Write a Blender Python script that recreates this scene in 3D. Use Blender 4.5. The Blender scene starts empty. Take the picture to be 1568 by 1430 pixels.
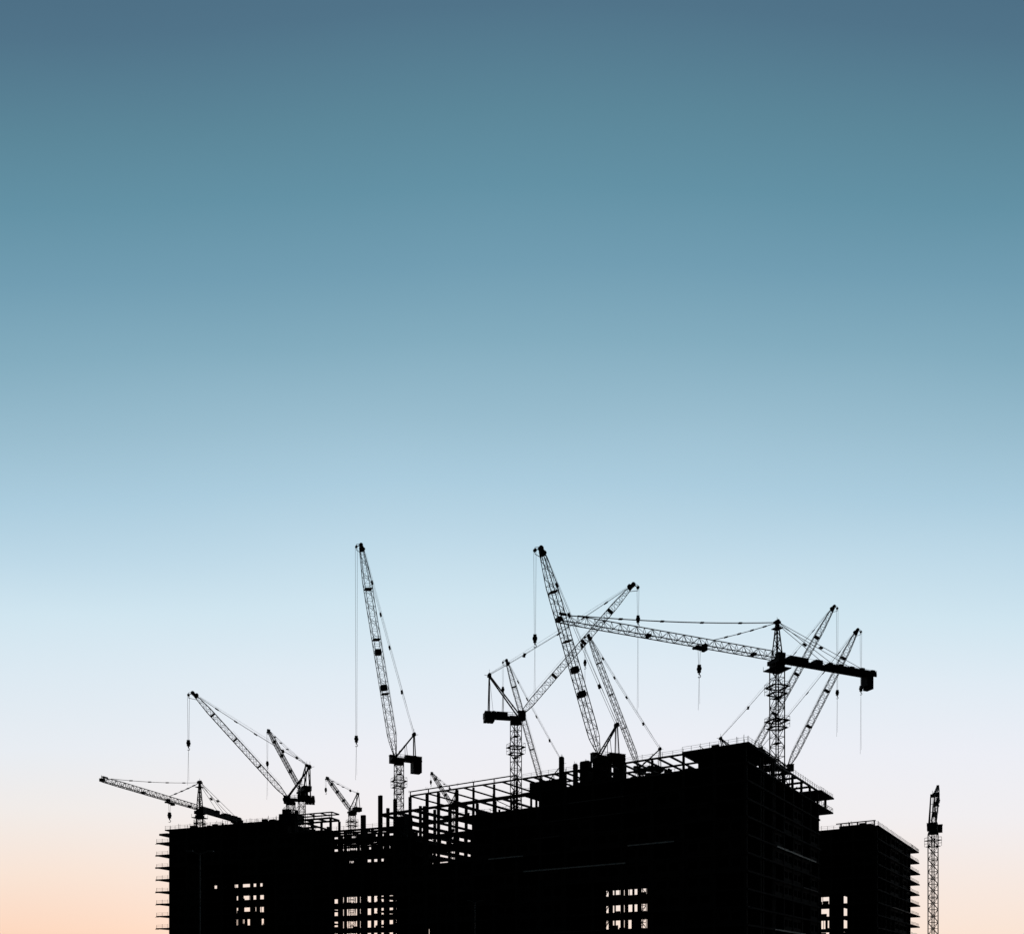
import bpy, math, random
from mathutils import Vector
random.seed(7)
scene = bpy.context.scene

# ------------------------------------------------------------------ materials
def mat(name, col, rough=0.8, metal=0.0, var=0.35, scale=3.0):
    m = bpy.data.materials.new(name); m.use_nodes = True
    nt = m.node_tree; b = nt.nodes['Principled BSDF']
    tc = nt.nodes.new('ShaderNodeTexCoord')
    n = nt.nodes.new('ShaderNodeTexNoise'); n.inputs['Scale'].default_value = scale; n.inputs['Detail'].default_value = 5
    r = nt.nodes.new('ShaderNodeValToRGB')
    r.color_ramp.elements[0].position = 0.3; r.color_ramp.elements[1].position = 0.7
    r.color_ramp.elements[0].color = (*[c*(1-var) for c in col], 1)
    r.color_ramp.elements[1].color = (*[c*(1+var) for c in col], 1)
    nt.links.new(tc.outputs['Object'], n.inputs['Vector'])
    nt.links.new(n.outputs['Fac'], r.inputs['Fac'])
    nt.links.new(r.outputs['Color'], b.inputs['Base Color'])
    b.inputs['Roughness'].default_value = rough; b.inputs['Metallic'].default_value = metal
    b.inputs['Specular IOR Level'].default_value = 0.12
    return m
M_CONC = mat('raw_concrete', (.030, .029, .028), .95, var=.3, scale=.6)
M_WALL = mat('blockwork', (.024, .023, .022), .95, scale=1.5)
M_STEEL = mat('dark_painted_steel', (.020, .020, .022), .7, var=.3)
M_EDGE = mat('pale_edge_form', (.68, .72, .68), .6, var=.25, scale=.9)
M_EDGE2 = mat('grey_edge_form', (.16, .16, .15), .7, var=.4, scale=.9)  # darker grey edge form, used for the fainter strips
M_GROUND = mat('site_ground', (.045, .040, .034), .95, scale=.08)
M_LAMP = mat('galvanised_pole', (.16, .17, .17), .6)

# ------------------------------------------------------------------ mesh builder
class MB:
    def __init__(s): s.v = []; s.f = []
    def hexa(s, p):
        i = len(s.v); s.v += [tuple(q) for q in p]
        for f in ((0,3,2,1),(4,5,6,7),(0,1,5,4),(1,2,6,5),(2,3,7,6),(3,0,4,7)):
            s.f.append(tuple(i+k for k in f))
    def bar(s, a, b, w, h=None):
        a = Vector(a); b = Vector(b); d = b-a
        if d.length < 1e-5: return
        d.normalize(); h = h or w
        up = Vector((0,0,1)) if abs(d.z) < .95 else Vector((0,1,0))
        x = d.cross(up).normalized()*w/2; y = x.normalized().cross(d)*h/2
        s.hexa([a-x-y, a+x-y, a+x+y, a-x+y, b-x-y, b+x-y, b+x+y, b-x+y])
    def box(s, c, ax, ay, az, hx, hy, hz):
        c = Vector(c); ax = Vector(ax)*hx; ay = Vector(ay)*hy; az = Vector(az)*hz
        s.hexa([c-ax-ay-az, c+ax-ay-az, c+ax+ay-az, c-ax+ay-az, c-ax-ay+az, c+ax-ay+az, c+ax+ay+az, c-ax+ay+az])
    def cyl(s, a, b, r, n=12):
        a = Vector(a); b = Vector(b); d = (b-a).normalized()
        up = Vector((0,0,1)) if abs(d.z) < .95 else Vector((0,1,0))
        x = d.cross(up).normalized(); y = x.cross(d)
        i = len(s.v)
        for p in (a, b):
            for k in range(n):
                t = 2*math.pi*k/n; s.v.append(tuple(p+x*r*math.cos(t)+y*r*math.sin(t)))
        for k in range(n):
            k2 = (k+1) % n; s.f.append((i+k, i+k2, i+n+k2, i+n+k))
        s.f.append(tuple(i+k for k in range(n))[::-1]); s.f.append(tuple(i+n+k for k in range(n)))
    def cable(s, a, b, w=.07, sag=0.0, n=10):
        a = Vector(a); b = Vector(b)
        if sag == 0: s.bar(a, b, w); return
        pr = a
        for k in range(1, n+1):
            t = k/n; p = a.lerp(b, t) - Vector((0,0,sag*4*t*(1-t))); s.bar(pr, p, w); pr = p
    def lattice(s, a, b, up, sec, panel, rc, rb, t0=1.0, t1=1.0, tl0=0.0, tl1=0.0, zig=True):
        a = Vector(a); b = Vector(b); L = (b-a).length; d = (b-a)/L
        side = d.cross(Vector(up)).normalized(); u2 = side.cross(d)
        n = max(2, round(L/panel)); pr = None; m = len(sec)
        for i in range(n+1):
            l = L*i/n; f = 1.0
            if tl0 and l < tl0: f = t0+(1-t0)*l/tl0
            if tl1 and L-l < tl1: f = min(f, t1+(1-t1)*(L-l)/tl1)
            ring = [a+d*l+side*x*f+u2*y*f for x, y in sec]
            for k in range(m): s.bar(ring[k], ring[(k+1) % m], rb)
            if pr:
                for k in range(m):
                    s.bar(pr[k], ring[k], rc)
                    k2 = (k+1) % m
                    if (i+k) % 2: s.bar(pr[k], ring[k2], rb)
                    else: s.bar(pr[k2], ring[k], rb)
            pr = ring
    def obj(s, name, m, parent=None):
        me = bpy.data.meshes.new(name); me.from_pydata(s.v, [], s.f); me.update()
        me.materials.append(m)
        o = bpy.data.objects.new(name, me); scene.collection.objects.link(o)
        if parent: o.parent = parent
        return o
def empty(name):
    o = bpy.data.objects.new(name, None); scene.collection.objects.link(o); return o

def sq(w, h=None):
    h = h or w
    return [(-w/2,-h/2),(w/2,-h/2),(w/2,h/2),(-w/2,h/2)]

# ------------------------------------------------------------------ cranes
def mast(mb, x, y, z1, w, yaw=0.5, collars=(), z0=0.0):
    c, s_ = math.cos(yaw), math.sin(yaw)
    mb.lattice((x,y,z0), (x,y,z1), (c,s_,0), sq(w), w*.95, .24, .12)
    mb.bar((x-.25,y,z0),(x-.25,y,z1),.08); mb.bar((x+.25,y,z0),(x+.25,y,z1),.08)
    ax = Vector((c,s_,0)); ay = Vector((-s_,c,0))
    z = z0+6
    while z < z1-3:
        mb.box((x,y,z), ax, ay, (0,0,1), w*.3, w*.46, .05); z += 6
    for zc in collars:
        for dz in (0, 1.9):
            e_ = .80 if dz else .68
            for sg in (-1,1):
                mb.box(Vector((x,y,zc+dz))+ax*w*e_*sg, ax, ay, (0,0,1), w*.16, w*e_, .07)
                mb.box(Vector((x,y,zc+dz))+ay*w*e_*sg, ax, ay, (0,0,1), w*e_*.8, w*.16, .06)
        for sx in (-1,0,1):
            for sy in (-1,0,1):
                if sx or sy:
                    p = Vector((x,y,zc))+ax*w*.85*sx+ay*w*.85*sy
                    mb.bar(p, p+Vector((0,0,2.9)), .08)
        for dz in (1.0, 2.9):
            q = [Vector((x,y,zc+dz))+ax*w*.85*i+ay*w*.85*j for i,j in ((-1,-1),(1,-1),(1,1),(-1,1))]
            for k in range(4): mb.bar(q[k], q[(k+1)%4], .07)

def hook(mb, p, block, total, w=.07, big=1.0):
    p = Vector(p)
    mb.cable(p+Vector((-.3,0,0)), p+Vector((-.15,0,-block)), w)
    mb.cable(p+Vector((.3,0,0)), p+Vector((.15,0,-block)), w)
    c = p-Vector((0,0,block+.8*big))
    mb.cyl(c+Vector((0,-.3,0)), c+Vector((0,.3,0)), .62*big, 14)
    mb.box(c, (1,0,0),(0,1,0),(0,0,1), .42*big, .38, .95*big)
    mb.cyl(c-Vector((0,0,.9*big)), c-Vector((0,0,1.5*big)), .2*big, 8)
    h = c-Vector((0,0,1.5*big)); pr = h
    for k in range(1,8):
        t = k/7*math.pi*1.3
        q = h+Vector((math.sin(t)*.38*big, 0, -(1-math.cos(t))*.38*big)); mb.bar(pr,q,.15); pr = q
    if total > block+2:
        mb.cable(h, p-Vector((.25,0,total)), .055)
        mb.cable(h, p-Vector((-.15,0,total-1.5)), .04)

def luffing(name, x, y, zf, tip, back, high, deck, w=2.0, mw=2.2, drop=0.0, hk=(10,20), plates=(), collars=(), yaw=.5, cs=1.0, z0=0.0):
    mb = MB(); tip = Vector(tip); base = Vector((x,y,zf))
    az = Vector((tip.x-x, tip.y-y, 0)).normalized(); sd = Vector((-az.y, az.x, 0)); Z = Vector((0,0,1))
    mast(mb, x, y, zf-2.2, mw, yaw, collars, z0)
    mb.cyl((x,y,zf-2.4),(x,y,zf-1.7), mw*.72, 18)
    mb.cyl((x,y,zf-1.7),(x,y,zf-1.2), mw*.6, 18)
    mb.box(base-Z*.9+az*.2, az, sd, Z, 2.2, 1.3, .35)
    mb.box(base-Z*.95-az*(deck/2), az, sd, Z, deck/2, 1.35, .28)
    for sgn in (-1,1):
        mb.bar(base-Z*.2+sd*1.5*sgn+az*1.5, base-Z*.2+sd*1.5*sgn-az*deck, .09)
        mb.bar(base+Z*.35+sd*1.5*sgn+az*1.5, base+Z*.35+sd*1.5*sgn-az*deck, .08)
        k = 0.0
        while k < deck:
            mb.bar(base-Z*.8+sd*1.5*sgn-az*k, base+Z*.35+sd*1.5*sgn-az*k, .07); k += 1.3
    mb.box(base-Z*.1-az*(deck*.45), az, sd, Z, deck*.17, 1.0, .65)
    mb.cyl(base-Z*.05-az*(deck*.7)-sd*.9, base-Z*.05-az*(deck*.7)+sd*.9, .75, 14)
    for k in range(3):
        mb.box(base-Z*(.6+drop/2)-az*(deck-.55-k*.95), az, sd, Z, .42, 1.45, .9+drop/2)
    cb = base+az*1.3+sd*(-1.9)-Z*.6
    mb.box(cb, az, sd, Z, 1.0, .75, 1.15); mb.box(cb+Z*1.22, az, sd, Z, 1.15, .85, .06)
    foot = base+az*1.2; apex = base-az*back+Z*high
    for sgn in (-1,1):
        mb.bar(foot+sd*1.1*sgn-Z*.5, apex+sd*.45*sgn, .32)
        mb.bar(base-az*min(deck-1, back+.2)+sd*1.1*sgn-Z*.7, apex+sd*.45*sgn, .28)
        mb.bar(base-az*back*.5+sd*1.1*sgn-Z*.5, apex.lerp(foot,.45)+sd*.7*sgn, .14)
    for t in (.25,.5,.75):
        p = foot.lerp(apex,t); ww = 1.1-.65*t; mb.bar(p-sd*ww, p+sd*ww, .13)
    mb.box(apex, az, sd, Z, .5, .55, .35); mb.cyl(apex-sd*.6+Z*.25, apex+sd*.6+Z*.25, .45, 12)
    mb.bar(apex, apex+Z*1.8, .08); mb.bar(apex-az*.4, apex-az*1.4+Z*.2, .1)
    L = (tip-foot).length; d = (tip-foot)/L; nrm = sd.cross(d)
    if nrm.z < 0: nrm = -nrm
    mb.lattice(foot, tip, nrm, sq(w*.85, w), w*1.0, .17, .08, .3, .45, L*.09, L*.16)
    for t in plates:
        p = foot.lerp(tip,t); mb.box(p-nrm*.1, d, sd, nrm, .75, w*.4, w*.38)
    for t in (.3,.56,.8):
        p = foot.lerp(tip,t); mb.box(p, d, sd, nrm, .12, w*.45, w*.5)
    mb.bar(foot.lerp(tip,.1)+nrm*(w*.5+.6), foot.lerp(tip,.62)+nrm*(w*.5+.6), .04)
    mb.box(tip-d*.4, d, sd, nrm, 1.0, .4, .45*cs)
    mb.cyl(tip+d*.5-sd*.4, tip+d*.5+sd*.4, .55*cs, 14); mb.cyl(tip-d*.7+nrm*.6-sd*.4, tip-d*.7+nrm*.6+sd*.4, .42*cs, 12)
    ho = tip+az*1.5*cs-Z*.3
    mb.bar(tip+d*.6, ho, .2); mb.bar(tip-d*1.8-nrm*.5, ho-Z*.9, .12); mb.bar(tip+d*.9, ho+Z*.7, .1); mb.bar(ho-Z*.9, ho+Z*.7, .12)
    mb.cyl(ho-sd*.3, ho+sd*.3, .35*cs, 12)
    pt = tip-d*2+nrm*.7
    for sgn in (-1,1):
        mb.cable(apex+sd*.5*sgn+Z*.3, pt+sd*.4*sgn, .075, sag=L*.012)
    for t in (.25,.5,.68,.85):
        p = apex.lerp(pt,t)-Z*(L*.012*4*t*(1-t)); dd = (pt-apex).normalized()
        mb.box(p, dd, sd, dd.cross(sd), .55, .5, .13)
    mb.box(apex.lerp(pt,.25)-Z*(L*.012*.75), (1,0,0),(0,1,0),(0,0,1), .3,.35,.5)
    mb.cable(apex+Z*.6, foot.lerp(tip,.97)+nrm*w*.5, .045)
    mb.cable(base-az*(deck*.7), apex, .08)
    hook(mb, ho-Z*.3, hk[0], hk[1])
    return mb.obj(name, M_STEEL)

def hammerhead(name, x, y, zj, az, jl, cl, apex_h, w, mw, ties, troll, hk, collars=(), cwl=9.0, yaw=.7, drop=3.5, jh=None):
    mb = MB(); az = Vector((az[0],az[1],0)).normalized(); sd = Vector((-az.y,az.x,0)); Z = Vector((0,0,1))
    c = Vector((x,y,zj)); jh = jh or w*1.05
    mast(mb, x, y, zj-2.4, mw, yaw, collars)
    mb.cyl(c-Z*2.6, c-Z*1.9, mw*.75, 18); mb.cyl(c-Z*1.9, c-Z*1.4, mw*.62, 18)
    mb.box(c-Z*.9, az, sd, Z, mw*.72, mw*.62, .55)
    mb.box(c-Z*2.7, az, sd, Z, mw*.95, mw*.95, .1)
    for i in (-1,0,1):
        for j in (-1,0,1):
            if i or j: mb.bar(c-Z*2.7+az*mw*.93*i+sd*mw*.93*j, c-Z*1.5+az*mw*.93*i+sd*mw*.93*j, .08)
    mb.lattice(c-Z*.4, c+Z*apex_h, az, sq(mw*.75), mw*.75, .26, .12, 1, .22, 0, apex_h)
    ap = c+Z*apex_h
    mb.box(ap, az, sd, Z, .8, .6, .3); mb.cyl(ap-sd*.6+Z*.3, ap+sd*.6+Z*.3, .45, 12); mb.bar(ap, ap+Z*1.4, .09)
    mb.box(ap-Z*1.6, az, sd, Z, 1.1, 1.1, .08)
    mb.box(c+sd*(mw*.5+1.0)+az*.9-Z*.4, az, sd, Z, 1.1, .8, 1.2)
    a = c+az*mw*.6; b = c+az*jl
    mb.lattice(a, b, Z, [(-w/2,0),(w/2,0),(0,jh)], w*1.15, .19, .09, 1, .75, 0, 6)
    mb.box(b+az*.5+Z*.4, az, sd, Z, .5, w*.45, .45); mb.box(b+Z*jh*.9-az*.6, az, sd, Z, .9,.3,.2)
    mb.bar(b+az*.8, b+az*.8+Z*jh*1.1, .12)
    for t in (.12,.36,.62):
        p = c+az*jl*t; mb.box(p+Z*.3, az, sd, Z, .5, w*.35, .3)
    e = c-az*cl
    for sgn in (-1,1):
        mb.bar(c+sd*1.0*sgn-Z*.15, e+sd*1.0*sgn-Z*.15, .3, .6)
        mb.bar(c+sd*1.25*sgn+Z*1.1-az*1.5, e+sd*1.25*sgn+Z*1.1, .06)
        q = 1.5
        while q < cl:
            mb.bar(c+sd*1.25*sgn-az*q, c+sd*1.25*sgn-az*q+Z*1.1, .06); q += 1.6
    mb.box(c-az*cl/2+Z*.24, az, sd, Z, cl/2, 1.2, .06)
    mb.box(c-az*(cl*.2)+Z*.8, az, sd, Z, cl*.09, .9, .6)
    mb.box(c-az*(cl*.4)+Z*.6, az, sd, Z, cl*.035, 1.0, .9)
    mb.box(c-az*(cl-cwl/2)+Z*.5, az, sd, Z, cwl/2, 1.1, .5)
    for k in range(5):
        mb.box(c-az*(cl-cwl+1+k*(cwl-2)/4)+Z*.75, az, sd, Z, .6, 1.0, .6+.12*(k%2))
    for k in range(3):
        mb.box(e+az*(1.6+k*.8)-Z*(drop/2-.2), az, sd, Z, .34, 1.2, drop/2*(1 if k<2 else .7))
    for t in ties:
        p = c+az*jl*t+Z*jh
        for sgn in (-.25,.25):
            mb.cable(ap+sd*sgn, p+sd*sgn*.5, .1, sag=jl*t*.012)
        for kk in (.2,.4,.6,.8):
            q = ap.lerp(p,kk)-Z*(jl*t*.012*4*kk*(1-kk)); dd = (p-ap).normalized()
            mb.box(q, dd, sd, dd.cross(sd), .5,.28,.16)
    for t in (.55,.88):
        p = c-az*cl*t+Z*.7
        for sgn in (-1,1): mb.cable(ap+sd*.4*sgn, p+sd*1.0*sgn, .1)
        q = ap.lerp(p,.5); mb.box(q, (ap-p).normalized(), sd, Z, .5,.4,.12)
    p = c+az*troll-Z*.5
    mb.box(p, az, sd, Z, 1.4, w*.55, .18); mb.box(p-az*1.6-Z*.2, az, sd, Z, .4, w*.4, .4)
    for i in (-1,1):
        for j in (-1,1): mb.cyl(p+az*i*1.0+sd*j*w*.5, p+az*i*1.0+sd*j*(w*.5+.15)+Z*.01, .3, 8)
    hook(mb, p-Z*.3, hk[0], hk[1], big=1.0)
    return mb.obj(name, M_STEEL)

hammerhead('hammerhead_tower_crane', 70.2, 240, 88.2, (-.92,-.392), 63.8, 33.5, 9.8, 2.0, 2.7, (.32,.93), 24.6, (4.2,15.5),
           collars=(79.0, 70.0), cwl=17, drop=4.2, yaw=.35)
hammerhead('hammerhead_tower_crane', -106.8, 310, 62.0, (-.3015,-.953), 45.0, 23.0, 9.4, 1.5, 2.0, (.35,.93), 15.6, (3,4),
           collars=(55.5,), cwl=10, drop=1.2, yaw=.2)
LC = 'luffing_tower_crane'
luffing(LC, -34.3, 275, 71.4, (-44.9,270,132.6), 4.8, 7.2, 7.0, w=2.2, drop=3.0, hk=(56,69), plates=(.33,.5), collars=(62,))
luffing(LC, 1.1, 255, 77.9, (34.7,262,117.4), 7.6, 10.6, 9.2, w=1.8, mw=2.3, drop=.8, hk=(8,36), collars=(67.0,), cs=1.2)
luffing(LC, 23.6, 235, 61.8, (7.4,228,111.3), 4.0, 8.0, 6.0, w=2.2, drop=.3, hk=(21,37), plates=(.3,.42), cs=1.2)
luffing(LC, 12.7, 340, 76.5, (-1.9,338,122.7), 6.4, 9.0, 7.0, w=1.7, hk=(9,20))
luffing(LC, 47.3, 330, 81.5, (27.6,325,127.0), 7.0, 7.0, 8.0, w=1.7, hk=(8,30))
luffing(LC, 85.0, 330, 84.0, (118.8,335,141.7), 9.5, 7.5, 8.0, w=2.0, hk=(30,47), collars=())
luffing(LC, 96.3, 320, 79.0, (122.5,322,127.9), 8.5, 6.5, 8.0, w=2.0, hk=(19,43))
luffing(LC, -70.8, 290, 62.3, (-100.,285,93.5), 6.0, 9.8, 7.6, w=1.6, drop=.5, hk=(14,28), collars=(56,), cs=1.1)
luffing(LC, -80.0, 345, 76.5, (-102.1,380,108.8), 5.5, 8.0, 7.0, w=1.4, hk=(12,28))
luffing(LC, -74.1, 420, 83.4, (-89.7,440,102.8), 5.5, 6.5, 7.0, w=1.5, mw=2.6, hk=(4,6), collars=(76,))
luffing(LC, -29.5, 450, 92.0, (-42.5,480,114.6), 5.0, 4.5, 6.0, w=1.5, hk=(3,5))
luffing(LC, 134.7, 290, 52.8, (149.4,318,71.6), 4.0, 9.0, 6.5, w=1.7, mw=2.1, drop=.5, hk=(3,10), collars=(46.5,), yaw=.15)

# ------------------------------------------------------------------ building frame helper
class Fr:
    def __init__(s, O, u, v):
        s.O = Vector((O[0],O[1],0)); s.u = Vector((u[0],u[1],0)).normalized(); s.v = Vector((v[0],v[1],0)).normalized()
    def P(s, a, b, z): return s.O+s.u*a+s.v*b+Vector((0,0,z))
    def box(s, mb, a0, a1, b0, b1, z0, z1):
        mb.hexa([s.P(a0,b0,z0), s.P(a1,b0,z0), s.P(a1,b1,z0), s.P(a0,b1,z0), s.P(a0,b0,z1), s.P(a1,b0,z1), s.P(a1,b1,z1), s.P(a0,b1,z1)])
def rail(fr, mb, a0, b0, a1, b1, z, step=2.0, h=1.15):
    A = fr.P(a0,b0,z); B = fr.P(a1,b1,z); n = max(1, int((B-A).length/step))
    for i in range(n+1):
        p = A.lerp(B, i/n); mb.bar(p-Vector((0,0,.2)), p+Vector((0,0,h*random.uniform(.95,1.3))), .08)
    mb.bar(A+Vector((0,0,h)), B+Vector((0,0,h)), .05); mb.bar(A+Vector((0,0,h*.55)), B+Vector((0,0,h*.55)), .045)
def rebar(fr, mb, a, b, z, n=5, h=1.4):
    for i in range(n):
        p = fr.P(a+random.uniform(-.3,.3), b+random.uniform(-.3,.3), z)
        mb.bar(p, p+Vector((random.uniform(-.1,.1),0,h*random.uniform(.6,1.2))), .05)
def beams(fr, mb, a0, a1, b0, b1, z, na, nb, w=.35, h=.55):
    for j in range(nb+1):
        b = b0+(b1-b0)*j/nb; fr.box(mb, a0, a1, b-w/2, b+w/2, z-h, z)
    for i in range(na+1):
        a = a0+(a1-a0)*i/na
        for j in range(nb):
            fr.box(mb, a-w/2, a+w/2, b0+(b1-b0)*j/nb+w/2, b0+(b1-b0)*(j+1)/nb-w/2, z-h+.004, z-.004)
def panel_window(fr, mb, a0, a1, b, z0, z1):
    t = .2; H = z1-z0; sill = z0+H*.3; head = z1-H*.22; m = (a0+a1)/2; g = (a1-a0)*.12
    fr.box(mb, a0, a1, b, b+t, z0, sill); fr.box(mb, a0, a1, b, b+t, head, z1)
    for x0, x1 in ((a0,a0+g),(m-g/2,m+g/2),(a1-g,a1)): fr.box(mb, x0, x1, b, b+t, sill, head)
def dwarf(fr, mb, a0, a1, b, z0, z1, full=.75):
    """random low blockwork, propped formwork and stored sheets in an open bay"""
    a = a0
    while a < a1:
        w_ = random.uniform(.8,3.0); w_ = min(w_, a1-a)
        q = random.random()
        if q < .45: fr.box(mb, a, a+w_, b, b+.15, z0, z0+random.uniform(.5,1.6))
        if q > full: fr.box(mb, a, a+w_*.6, b+.3, b+.45, z0, z1)
        if random.random() < .4: mb.bar(fr.P(a,b+.8,z0), fr.P(a,b+.8,z1), .14)
        a += w_+.3
def roof_clutter(fr, mb, rb, a0, a1, b, z, n):
    """props, stacked sheets, planks, barrels and material boxes on a deck"""
    for k in range(n):
        a = random.uniform(a0,a1); bb = b+random.uniform(0,2.5); q = random.random()
        if q < .35: fr.box(mb,a,a+random.uniform(.5,2.2),bb,bb+.8,z+.005,z+random.uniform(.3,1.3))
        elif q < .7: rb.bar(fr.P(a,bb,z), fr.P(a+random.uniform(-.3,.3),bb,z+random.uniform(1.2,2.6)), .1)
        elif q < .85: rb.bar(fr.P(a,bb,z+.1), fr.P(a+random.uniform(1.5,3),bb+.5,z+random.uniform(.8,1.8)), .12)
        else: mb.cyl(fr.P(a,bb,z), fr.P(a,bb,z+1.0), .3, 10)

# ================================================================== main block
CU = (-.830,.558); CV = (.558,.830)
def main_block():
    root = empty('unfinished_office_block')
    fr = Fr((54.1,208), CU, CV)
    S, C, W, T, R, E, E2 = MB(), MB(), MB(), MB(), MB(), MB(), MB()
    lv = [3.65+4.15*i for i in range(14)]; th = .42
    def top(a):
        if a < 62: return 12
        if a < 85: return 11
        if a < 100: return 8
        return 10
    segs = [(0,62,12),(62,85,11),(85,100,8),(100,114,10)]
    for a0,a1,n in segs:
        for i in range(n+1): fr.box(S, a0, a1, 0, 20, lv[i]-th, lv[i])
    fr.box(S, -.4, 16, -.4, 20, lv[13]-th, lv[13]+.15)
    cols = [.7, 8.2, 16, 24.2, 32.4, 40.6, 48.8, 56.5, 64, 71.5, 78.5, 84.4, 91, 95.2, 101.6, 107.5, 113.3]
    for a in cols:
        n = top(a)
        for b in (.6, 10.4, 19.4):
            z = 0
            for i in range(n+1):
                fr.box(C, a-.35, a+.35, b-.35, b+.35, z, lv[i]-th); z = lv[i]
            if 84 <= a:
                if b == 10.4: continue
                hz = 57.1 if a < 113 else 58.9
                ww = .8 if a > 113 and b < 1 else .45
                fr.box(C, a-ww, a+ww*.6, b-.35, b+.35, z, hz)
            else:
                fr.box(C, a-.25, a+.25, b-.25, b+.25, z, lv[13]-th if a <= 16 else lv[13]-.55)
    beams(fr, T, 16.3, 62, .6, 19.4, 57.6, 14, 2, .3, .45)
    beams(fr, T, 62.3, 101.6, .6, 19.4, 57.6, 6, 1, .3, .4)
    beams(fr, T, 62.3, 84.6, .6, 19.4, 53.45, 3, 1, .35,.6)
    fr.box(T, 64, 101.6, .45,.75, 58.5, 58.75)
    for a in (64,71.5,78.5,87,94.6,101.4): fr.box(T,a-.12,a+.12,.5,.7,57.6,58.5)
    for i in (9,10,11,12): beams(fr, T, 85.2, 99.8, .6, 19.4, lv[i], 2, 1, .35, 1.1 if i < 11 else .7)
    for i in (11,12): beams(fr, T, 100.2, 113, .6, 19.4, lv[i], 2, 1, .35, .8)
    for a0,a1,i in ((87,95,10),(101.6,107.5,11),(64,71.5,12)):
        T.bar(fr.P(a0,.6,lv[i-1]), fr.P(a1,.6,lv[i]-.5), .2)
    for k in range(16):
        a = random.uniform(86,112); i = random.choice((8,8,9,10,11)); b = random.choice((.9,18.4))
        ww = random.uniform(.5,2.0); fr.box(W, a, a+ww, b, b+.2, lv[i], lv[i]+random.uniform(.3,1.6))
    fr.box(C, 106, 110, 3, 7, 38, 52.5); fr.box(C, 96.2, 97.0, .9, 1.6, 30, 54)
    fr.box(C, 110.4, 111.2, 1, 1.7, 44, 55)
    for i in range(13):
        z0 = lv[i-1] if i else 0; z1 = lv[i]-th
        for a0,a1,n in segs:
            if i > n: continue
            pieces = [(a0,a1)]
            if z0 > 10 and z1 < 28.4:
                if a0 == 0:
                    pieces = [(0,29.6),(33.2,33.8),(35.4,36.0),(38.6,39.0),(41.4,a1)]
                    dwarf(fr,W,29.6,41.4,8.2,z0,z1,.95); dwarf(fr,W,36,50,18,z0,z1,.97)
                if a0 == 100 and z1 < 23: pieces = [(100.01,100.6),(101.4,a1)]
            for p0,p1 in pieces: fr.box(W, p0, p1-.002, 9, 9.2, z0, z1)
        fr.box(W, 9, 9.2, 9.5 if i < 13 else 20, 59, z0, z1)
        fr.box(W, .8, 19, 59.2, 59.4, z0, z1)
    fr.box(W, 1.2, 15.5, 9, 9.2, lv[12], lv[13]-th); fr.box(W, 9,9.2, 9.3, 18, lv[12], lv[13]-th)
    for a in (17.5, 26, 43): fr.box(W, a, a+2.4, 9, 9.2, lv[12], lv[12]+2.6)
    fr.box(W, 50,61.5, 3, 3.2, lv[12], lv[12]+3.2); fr.box(W, 35,49, 6, 6.2, lv[12], lv[12]+2.2)
    for i in range(1,12):
        for k in range(len(cols)-1):
            a0,a1 = cols[k]+.36, cols[k+1]-.36
            if a1-a0 < 3 or i > top(a0): continue
            if 24 < a0 < 41 and lv[i] < 30: continue
            if random.random() < .5: panel_window(fr, W, a0, a1, .45, lv[i-1], lv[i]-th)
    for i in range(14):
        if i < 12: fr.box(S, 0, 20, 20.003, 60.5 + (1.2 if i%3==0 else 0), lv[i]-th, lv[i])
        elif i == 12: fr.box(S, 0, 20, 20.003, 74.5, lv[i]-th, lv[i])
    fr.box(S, -.4, 12, 60, 73.8, lv[13]-th, lv[13]); 
    bcols = [12, 20.5, 28, 36, 44, 52, 59.8]
    for b in bcols:
        for a in (.6, 10.6, 19.4):
            z = 0
            for i in range(13):
                fr.box(C, a-.35, a+.35, b-.35, b+.35, z, lv[i]-th); z = lv[i]
            fr.box(C, a-.28, a+.28, b-.28, b+.28, z, lv[13]-.56)
    fr.box(C, .4,1.0,68,68.6,lv[12],lv[13]-th)
    beams(fr, T, .6, 19.4, 20.4, 59.8, 57.6, 2, 6)
    for b0 in (22, 31, 47): fr.box(W, 9,9.2,b0,b0+4.5,lv[12],lv[12]+2.9)
    for i in range(1,12):
        for k in range(1,len(bcols)-1):
            if random.random() < .5:
                b0,b1 = bcols[k]+.36,bcols[k+1]-.36; z0,z1 = lv[i-1],lv[i]-th; H=z1-z0
                fr.box(W,.45,.65,b0,b1,z0,z0+H*.3); fr.box(W,.45,.65,b0,b1,z1-H*.25,z1)
                m=(b0+b1)/2; fr.box(W,.45,.65,m-.4,m+.4,z0+H*.3,z1-H*.25)
    for a,b,w,d,h in ((51.2,3,1.1,1,4.6),(47.6,4,1.0,1,2.4),(44.5,5,2.6,2,3.0),(42.2,6,1.6,2,4.6),(39.2,5,3.2,3,3.2),(35.4,6,2.4,3,2.0),(12,5,2,2,1.0),(5.5,7,6,6,1.1)):
        z0 = lv[13]+(.15 if a < 16 else 0)
        fr.box(C, a, a+w, b, b+d, z0-(0 if a<16 else 4.1), z0+h)
        fr.box(C, a+.1, a+w-.1, b+.1, b+d-.1, z0+h, z0+h+.25)
        rebar(fr, R, a+w/2, b+d/2, z0+h, 4, .9)
    for a in cols[3:]: 
        if a < 78: rebar(fr, R, a, .6, 57.6, 3, .8)
        else: rebar(fr, R, a, .6, 58.3, 3, .9)
    roof_clutter(fr, W, R, 1, 14, .8, lv[13]+.15, 10); roof_clutter(fr, W, R, 17, 60, .8, lv[12], 22)
    roof_clutter(fr, W, R, 62, 84, .8, lv[11], 12); roof_clutter(fr, W, R, 101, 112, .8, lv[10], 10)
    rail(fr, R, 0,-.2,16,-.2, lv[13]+.15); rail(fr, R, -.2,0,-.2,16,lv[13]+.15)
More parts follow.
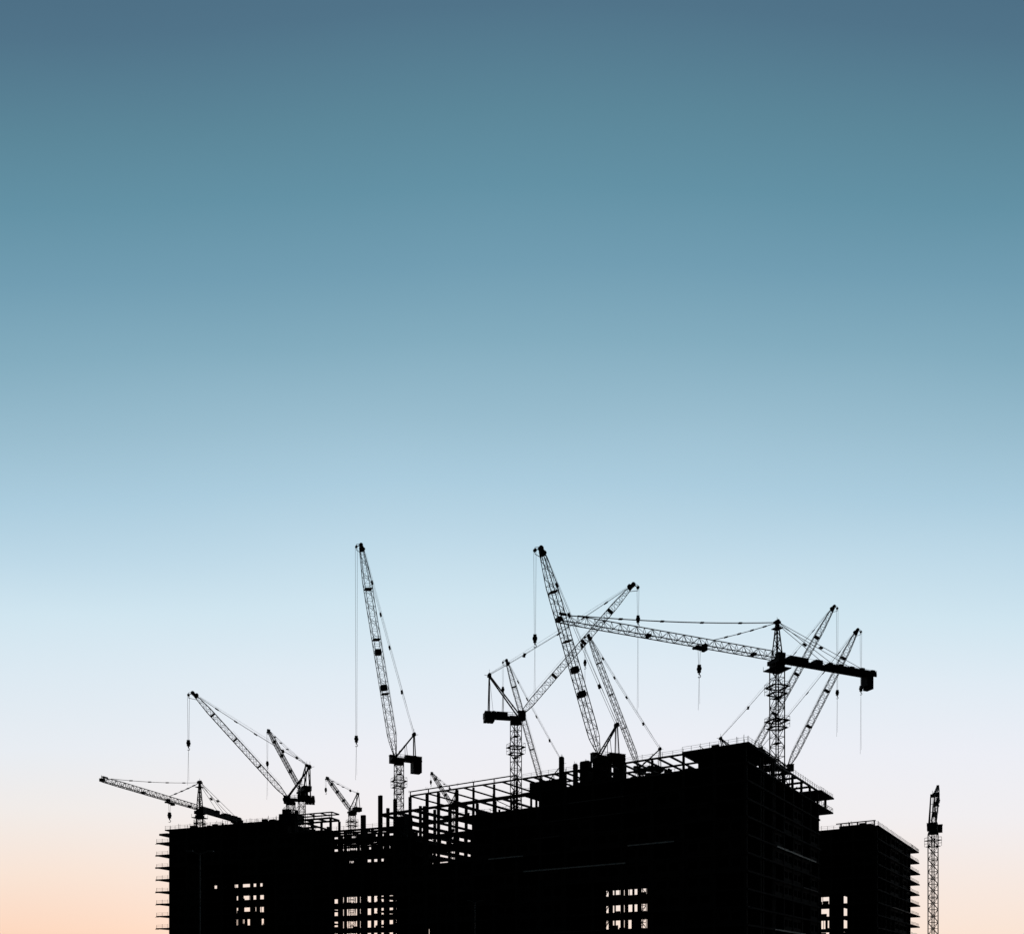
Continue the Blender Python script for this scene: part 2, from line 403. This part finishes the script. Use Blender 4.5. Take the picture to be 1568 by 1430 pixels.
    rail(fr, R, 16,.4,62,.4, 57.6,2.6,.95); rail(fr, R, .3,16,.3,60,57.6,2.2,1.0)
    rail(fr, R, 0,60,0,73.8,lv[13],1.8,1.0); rail(fr, R, 0.1,60,0.1,74.3,lv[12],1.8)
    rail(fr, R, 62,.2,85,.2, lv[11]); rail(fr, R, 16,.2,62,.2, lv[12],2.0)
    rail(fr, R, 85,.2,100,.2, lv[8]); rail(fr, R, 100,.2,113,.2, lv[10])
    for k in range(12):
        b = 22+k*4.4; R.bar(fr.P(-.1,b,lv[12]-.2), fr.P(-.9,b,lv[12]+.5), .12)
    def ed(mb,a0,a1,z,h=.36): fr.box(mb, a0,a1,-.09,-.004,z-h,z-.01)
    ed(E, 61.6, 73.0, lv[8]-.05); ed(E, 18.2, 30.6, lv[8]-.02); ed(E, 31.2, 61.5, lv[7]-.1)
    ed(E2, 31.5, 47.5, lv[11]-.1,.25); ed(E2, 31, 54, lv[10]-.15,.14); ed(E2, 38, 52, lv[3]-.1,.2); ed(E2, 18,30, lv[12]-.1,.25)
    ed(E2, 50, 58, lv[9],.2)
    def er(mb,b0,b1,z,h=.36): fr.box(mb, -.09,-.004,b0,b1,z-h,z-.01)
    er(E, 21.5, 56, lv[8]-.02,.42); er(E, 20, 46, lv[3]-.05,.36); er(E2,44,58,lv[6],.2)
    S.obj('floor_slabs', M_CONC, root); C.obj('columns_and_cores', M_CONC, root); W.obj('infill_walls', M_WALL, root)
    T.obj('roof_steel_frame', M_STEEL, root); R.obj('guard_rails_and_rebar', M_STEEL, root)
    E.obj('slab_edge_forms', M_EDGE, root); E2.obj('grey_slab_edge_forms', M_EDGE2, root)
main_block()

# ================================================================== left block
def left_block():
    root = empty('unfinished_apartment_block')
    fr = Fr((-113.9,300), (.930,-.367), (.367,.930))
    S, C, W, T, R = MB(), MB(), MB(), MB(), MB()
    lv = [53.6-4.05*j for j in range(12,-1,-1)]; th = .34
    N = len(lv)
    for i,z in enumerate(lv):
        if i == N-1:
            fr.box(S, -1, 44, -.3, 20, z-th, z); fr.box(S,-4.6,-1.002,1,14,z-th-1.2,z-.9)
        else:
            fr.box(S, -5.2+random.uniform(-.3,.3), 50, 0, 20, z-th, z); fr.box(S, 50.002, 63, 0, 6, z-th, z)
        if i < N-1: rail(fr, R, -4.9,.2,-.2,.2,z,2.2,1.0)
        if i < N-1: R.bar(fr.P(-5.6,.3,z-th-.1), fr.P(-4,.3,z-th-.1), .12)
    cols = [.6,7.5,14.5,21.5,28.5,35.5,42.5,49.5,56,62.5]
    for a in cols:
        for b in ((.6,10.4,19.4) if a < 50 else (.6,5.5)):
            z = 0
            for i in range(N):
                if i == N-1 and a > 44: fr.box(C, a-.3,a+.3,b-.3,b+.3,z,lv[i]-.55)
                else: fr.box(C, a-.35,a+.35,b-.35,b+.35,z,lv[i]-th)
                z = lv[i]
    for i in range(N):
        z0 = lv[i-1] if i else 0; z1 = lv[i]-th
        if i == N-1:
            fr.box(W, 1,43.5,9,9.2,z0,z1); fr.box(W,.1,.3,.9,19,z0,z1); continue
        fr.box(W, 0.1,.3,.96,19,z0,z1)
        pcs = [(.4,49.8)]
        fr.box(W, 49.8,50,3,19,z0,z1); fr.box(W,50.002,62.3,3,3.2,z0,z1)
        if 18 < z0 < 36:
            if z0 > 30: pcs = [(.4,11.5),(12.6,14.8),(16.4,19.8),(26,27.4),(31,49.8)]
            else: pcs = [(.4,20.6),(22.6+random.random(),23.4),(26.0,27.3+random.random()*2),(31.5,49.8)]
            dwarf(fr,W,19,32,8.1,z0,z1); dwarf(fr,W,6,24,18.2,z0,z1,.9)
        for p0,p1 in pcs: fr.box(W,p0,p1,9,9.2,z0,z1)
        for k in range(len(cols)-1):
            a0,a1 = cols[k]+.36,cols[k+1]-.36
            if 14 < a0 < 36 and 16<z0<37: continue
            if random.random() < .55: panel_window(fr,W,a0,a1,.45,z0,z1)
    beams(fr, T, 44.3, 62.5, .6, 5.5, 53.6, 4, 1); beams(fr, T, 44.3, 50, 5.8, 19.4, 53.6, 1, 2)
    beams(fr, T, 50, 62.5, 1.2, 5.4, 55.4, 3, 1,.25,.35)
    for a in (50,56,62.5): T.bar(fr.P(a,1.2,53.6),fr.P(a,1.2,55.1),.3)
    for k in range(24):
        a = 14+k*1.25; T.bar(fr.P(a,.3,53.7), fr.P(a+2.2,5,54.5+random.uniform(0,.5)), .13)
    T.bar(fr.P(14,4.8,54.7),fr.P(45,4.8,54.9),.15)
    fr.box(C, 41,47,4,9,53.6,56.6); fr.box(C, 43,45.2,3,5,49.5,57.8); fr.box(C,4,7,5,9,53.6,54.6)
    fr.box(C, 38,40,3,5,53.6,54.9); fr.box(C, 30,33,6,9,53.6,54.8); fr.box(C,48.4,49.2,2,3,49.7,56.6)
    roof_clutter(fr, W, R, 1, 42, .6, 53.6, 24); roof_clutter(fr, W, R, 50, 62, .6, 49.6, 8)
    rail(fr,R,-1,-.1,44,-.1,53.6,2.0,1.1); rail(fr,R,44,.4,62,.4,53.7,2.4,1.2)
    for a in cols: rebar(fr,R,a,.6,53.6,4,1.2)
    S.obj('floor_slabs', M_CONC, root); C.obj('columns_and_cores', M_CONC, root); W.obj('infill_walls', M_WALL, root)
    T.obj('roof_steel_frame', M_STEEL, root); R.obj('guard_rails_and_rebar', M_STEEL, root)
left_block()

# ================================================================== link frame between the blocks
def link_block():
    root = empty('unfinished_link_building')
    fr = Fr((-113.9,300), (.930,-.367), (.367,.930))
    S, C, W, T, R = MB(), MB(), MB(), MB(), MB()
    lv = [50.6-3.9*j for j in range(12,-1,-1)]; th = .6
    a0,a1,b0,b1 = 50.6, 84, 6.4, 15
    for i,z in enumerate(lv):
        if i < 10: fr.box(S,a0,a1,b0,b1,z-th,z)
        else: beams(fr,T,a0,a1,b0+.3,b1-.3,z,5,2,.4,.6)
    for a in (51.4, 57.6, 63.9, 71.3, 73.6, 79.0, 83.5):
        for b in (b0+.4,b1-.4):
            z = 0
            for i,zz in enumerate(lv):
                fr.box(C,a-.4,a+.4,b-.35,b+.35,z,zz-(th if i<10 else .62)); z = zz
    fr.box(C, 70.4,71.8,b0-1.4,b0-.5,0,54.4)
    for i in range(len(lv)):
        z0 = lv[i-1] if i else 0; z1 = lv[i]-(th if i<10 else .62)
        if 29 < z0 < 36.5: fr.box(W,a0,a1,b0+4,b0+4.2,z0,z1)
        elif z0 > 36:
            for k in range(4):
                x = random.uniform(a0+6,a1-4); fr.box(W,x,x+random.uniform(2,4),b0+3+k*.5,b0+3.2+k*.5,z0,z1-random.uniform(0,1.5))
            fr.box(W,a0,a1,b0+.8,b0+.9,z0,z0+1.3)
        else:
            dwarf(fr,W,a0+2,a1,b0+6,z0,z0+1.5); fr.box(W,a0,a1,b0+.8,b0+.9,z0,z0+.6)
    for z in lv[8:]: rail(fr,R,a0,b0+.1,a1,b0+.1,z,2.4,1.1)
    roof_clutter(fr, W, R, 64, 80, b0+.5, lv[9], 10)
    S.obj('floor_slabs', M_CONC, root); C.obj('columns', M_CONC, root); W.obj('infill_walls', M_WALL, root)
    T.obj('roof_steel_frame', M_STEEL, root); R.obj('guard_rails', M_STEEL, root)
link_block()

# ================================================================== right block
def right_block():
    root = empty('unfinished_tower_block')
    fr = Fr((118,292), CU, CV)
    S, C, W, R, E = MB(), MB(), MB(), MB(), MB()
    lv = [53.7-4.1*j for j in range(12,-1,-1)]; th = .42; N = len(lv)
    for i,z in enumerate(lv):
        fr.box(S,0,50,0,14,z-th,z)
        fr.box(S,0,14,14.003,72+random.uniform(-1.5,1.5),z-th,z)
        rail(fr,R,.15,56,.15,71,z,2.4,1.0)
    for a in (.7,8,14.9,22,29,36,43,49.3):
        for b in (.7,13.3):
            z=0
            for zz in lv: fr.box(C,a-.35,a+.35,b-.35,b+.35,z,zz-th); z=zz
    for b in (21,28,35,42,49,55.6):
        for a in (.7,13.3):
            z=0
            for zz in lv: fr.box(C,a-.35,a+.35,b-.35,b+.35,z,zz-th); z=zz
    for i in range(N):
        z0 = lv[i-1] if i else 0; z1=lv[i]-th
        if z1 < 34:
            pcs=[(.3,11.4),(12.5,17.3),(19.9,49.8)]; dwarf(fr,W,11,21,6,z0,z1-.5,.85)
        else: pcs=[(.3,49.8)]
        if i == N-1: pcs=[(.3,3),(6,49.8)]
        for p0,p1 in pcs: fr.box(W,p0,p1,7,7.2,z0,z1)
        fr.box(W,8,8.2,7.3,55.3,z0,z1); fr.box(W,.9,13,56,56.2,z0,z1)
        if i>0:
            for b0 in (21,28,35,42,49):
                if random.random()<.5:
                    H=z1-z0
                    fr.box(W,.45,.65,b0+.4,b0+6.3,z0,z0+H*.3); fr.box(W,.45,.65,b0+.4,b0+6.3,z1-H*.25,z1)
            if random.random()<.5: panel_window(fr,W,1.1,7.6,.45,z0,z1)
    fr.box(E,-.09,-.004,22,55,lv[6]-.36,lv[6]-.02)
    fr.box(C,3,13,3,9,53.7,55.0); fr.box(C,4,6,.6,1.2,53.7,55.0)
    for k in range(5): fr.box(C,1.2+k*2.6,1.6+k*2.6,.6,1.0,53.7,55.3)
    fr.box(C,1,13.4,.6,1.0,55.3,55.6)
    roof_clutter(fr, W, R, 1, 14, 1.5, 53.7, 8)
    rail(fr,R,0,.1,20,.1,53.7,2.0,1.2); rail(fr,R,.1,0,.1,71,53.7,2.0,1.1)
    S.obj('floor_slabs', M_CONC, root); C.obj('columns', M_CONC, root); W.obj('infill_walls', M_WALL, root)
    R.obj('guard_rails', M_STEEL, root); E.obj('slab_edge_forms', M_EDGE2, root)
right_block()

# ------------------------------------------------------------------ street lamps in front of the site
def lamp(x,y,h,arm=1.0):
    mb = MB()
    mb.cyl((x,y,0),(x,y,1.2),.14,12); mb.cyl((x,y,1.2),(x,y,h),.06,10); mb.box((x,y,.1),(1,0,0),(0,1,0),(0,0,1),.3,.3,.1)
    mb.bar((x-arm,y,h+.15),(x,y,h-.1),.06); mb.bar((x+arm,y,h+.15),(x,y,h-.1),.06)
    for s_ in (-1,1): mb.box((x+s_*(arm+.2),y,h+.16),(1,0,0),(0,1,0),(0,0,1),.25,.12,.05)
    mb.obj('street_lamp', M_LAMP)
lamp(-24.1, 70, 12.0, .6); lamp(-4.9, 120, 12.9, .6)

# ------------------------------------------------------------------ ground
g = MB(); g.v = [(-6000,-6000,0),(6000,-6000,0),(6000,6000,0),(-6000,6000,0)]; g.f = [(0,1,2,3)]
g.obj('ground', M_GROUND)

# ------------------------------------------------------------------ sun + sky
SUN_EL, SUN_AZ = math.radians(1.2), math.radians(-14)      # azimuth measured from +Y, negative = left
sd_ = bpy.data.lights.new('sun','SUN'); sd_.energy = .25; sd_.angle = math.radians(.5); sd_.color = (1,.78,.58)
so = bpy.data.objects.new('sun', sd_); scene.collection.objects.link(so)
dv = Vector((math.sin(SUN_AZ)*math.cos(SUN_EL), math.cos(SUN_AZ)*math.cos(SUN_EL), math.sin(SUN_EL)))
so.rotation_euler = dv.to_track_quat('Z','Y').to_euler()

w = bpy.data.worlds.new('World'); scene.world = w; w.use_nodes = True
nt = w.node_tree; nt.nodes.clear(); N_ = nt.nodes.new; lk = nt.links.new
def mth(op, a, b=None, c=None, clamp=False):
    n = N_('ShaderNodeMath'); n.operation = op; n.use_clamp = clamp
    for i,x in enumerate((a,b,c)):
        if x is None: continue
        if isinstance(x,(int,float)): n.inputs[i].default_value = x
        else: lk(x, n.inputs[i])
    return n.outputs[0]
tc = N_('ShaderNodeTexCoord'); sp = N_('ShaderNodeSeparateXYZ'); lk(tc.outputs['Generated'], sp.inputs[0])
X,Y,Z = sp.outputs
h = mth('MAXIMUM', mth('SQRT', mth('ADD', mth('MULTIPLY',X,X), mth('MULTIPLY',Y,Y))), .0001)
el = mth('DIVIDE', Z, h); ca = mth('DIVIDE', Y, h); sa = mth('DIVIDE', X, h)
gfac = mth('MULTIPLY', mth('MAXIMUM', el, 0.0), mth('ADD', 1.0, mth('MULTIPLY', mth('SUBTRACT', 1.0, ca), 1.45)))
nz = N_('ShaderNodeTexNoise'); nz.inputs['Scale'].default_value = 1.6; nz.inputs['Detail'].default_value = 2
mp = N_('ShaderNodeMapping'); mp.inputs['Scale'].default_value = (1,1,3.0); lk(tc.outputs['Generated'], mp.inputs[0]); lk(mp.outputs[0], nz.inputs['Vector'])
gfac = mth('ADD', gfac, mth('MULTIPLY', mth('SUBTRACT', nz.outputs['Fac'], .5), .05))
pos = mth('DIVIDE', gfac, 1.4, clamp=True)
def lin(c):
    r = []
    for x in c:
        x /= 255; r.append(x/12.92 if x <= .04045 else ((x+.055)/1.055)**2.4)
    return (*r,1)
def mkramp(stops, end=(58,84,108)):
    ramp = N_('ShaderNodeValToRGB'); cr = ramp.color_ramp; cr.interpolation = 'LINEAR'
    pts = [((1510-p)/1388/1.4, lin(c)) for p,c in stops]
    while len(cr.elements) > 1: cr.elements.remove(cr.elements[-1])
    cr.elements[0].position = pts[0][0]; cr.elements[0].color = pts[0][1]
    for p,c in pts[1:]:
        e = cr.elements.new(p); e.color = c
    e = cr.elements.new(1.0); e.color = lin(end)
    lk(pos, ramp.inputs[0]); return ramp
common = [(920,(208,229,240)),(830,(190,217,232)),(740,(171,204,222)),(640,(153,189,207)),(520,(131,172,191)),(400,(113,157,178)),(280,(99,145,165)),
         (160,(91,134,153)),(0,(80,115,137))]
ramp_w = mkramp([(1430,(250,215,192)),(1330,(247,227,213)),(1230,(240,235,232)),(1130,(231,236,242)),(1020,(220,233,242))]+common)
ramp_c = mkramp([(1430,(250,228,212)),(1330,(246,233,226)),(1230,(241,238,240)),(1130,(236,238,245)),(1020,(224,235,244))]+common)
# after-glow strongest to the left of the view (towards the set sun)
mw = N_('ShaderNodeMapRange'); mw.interpolation_type = 'SMOOTHSTEP'; lk(sa, mw.inputs['Value'])
mw.inputs['From Min'].default_value = -.12; mw.inputs['From Max'].default_value = -.5
mx = N_('ShaderNodeMix'); mx.data_type = 'RGBA'; lk(mw.outputs[0], mx.inputs[0]); lk(ramp_c.outputs[0], mx.inputs[6]); lk(ramp_w.outputs[0], mx.inputs[7])
mr = N_('ShaderNodeMapRange'); mr.interpolation_type = 'SMOOTHSTEP'
lk(ca, mr.inputs['Value']); mr.inputs['From Min'].default_value = .1; mr.inputs['From Max'].default_value = .85
mr.inputs['To Min'].default_value = .035; mr.inputs['To Max'].default_value = 1.0
bg1 = N_('ShaderNodeBackground'); lk(mx.outputs[2], bg1.inputs[0]); lk(mr.outputs[0], bg1.inputs[1])
sky = N_('ShaderNodeTexSky'); sky.sky_type = 'NISHITA'; sky.sun_disc = False
sky.sun_elevation = SUN_EL; sky.sun_rotation = SUN_AZ
bg2 = N_('ShaderNodeBackground'); lk(sky.outputs[0], bg2.inputs[0]); bg2.inputs[1].default_value = .003
ad = N_('ShaderNodeAddShader'); lk(bg1.outputs[0], ad.inputs[0]); lk(bg2.outputs[0], ad.inputs[1])
out = N_('ShaderNodeOutputWorld'); lk(ad.outputs[0], out.inputs[0])

# ------------------------------------------------------------------ camera (level, rising-front lens)
cam = bpy.data.cameras.new('camera'); co = bpy.data.objects.new('camera', cam); scene.collection.objects.link(co)
co.location = (0,0,1.7); co.rotation_euler = (math.radians(90),0,0)
cam.sensor_fit = 'HORIZONTAL'; cam.sensor_width = 36; cam.lens = 36*1388/1568
cam.shift_y = (1510-715)/1568; cam.clip_end = 20000; cam.clip_start = .1
scene.camera = co
scene.view_settings.view_transform = 'Standard'; scene.view_settings.look = 'None'; scene.view_settings.exposure = 0
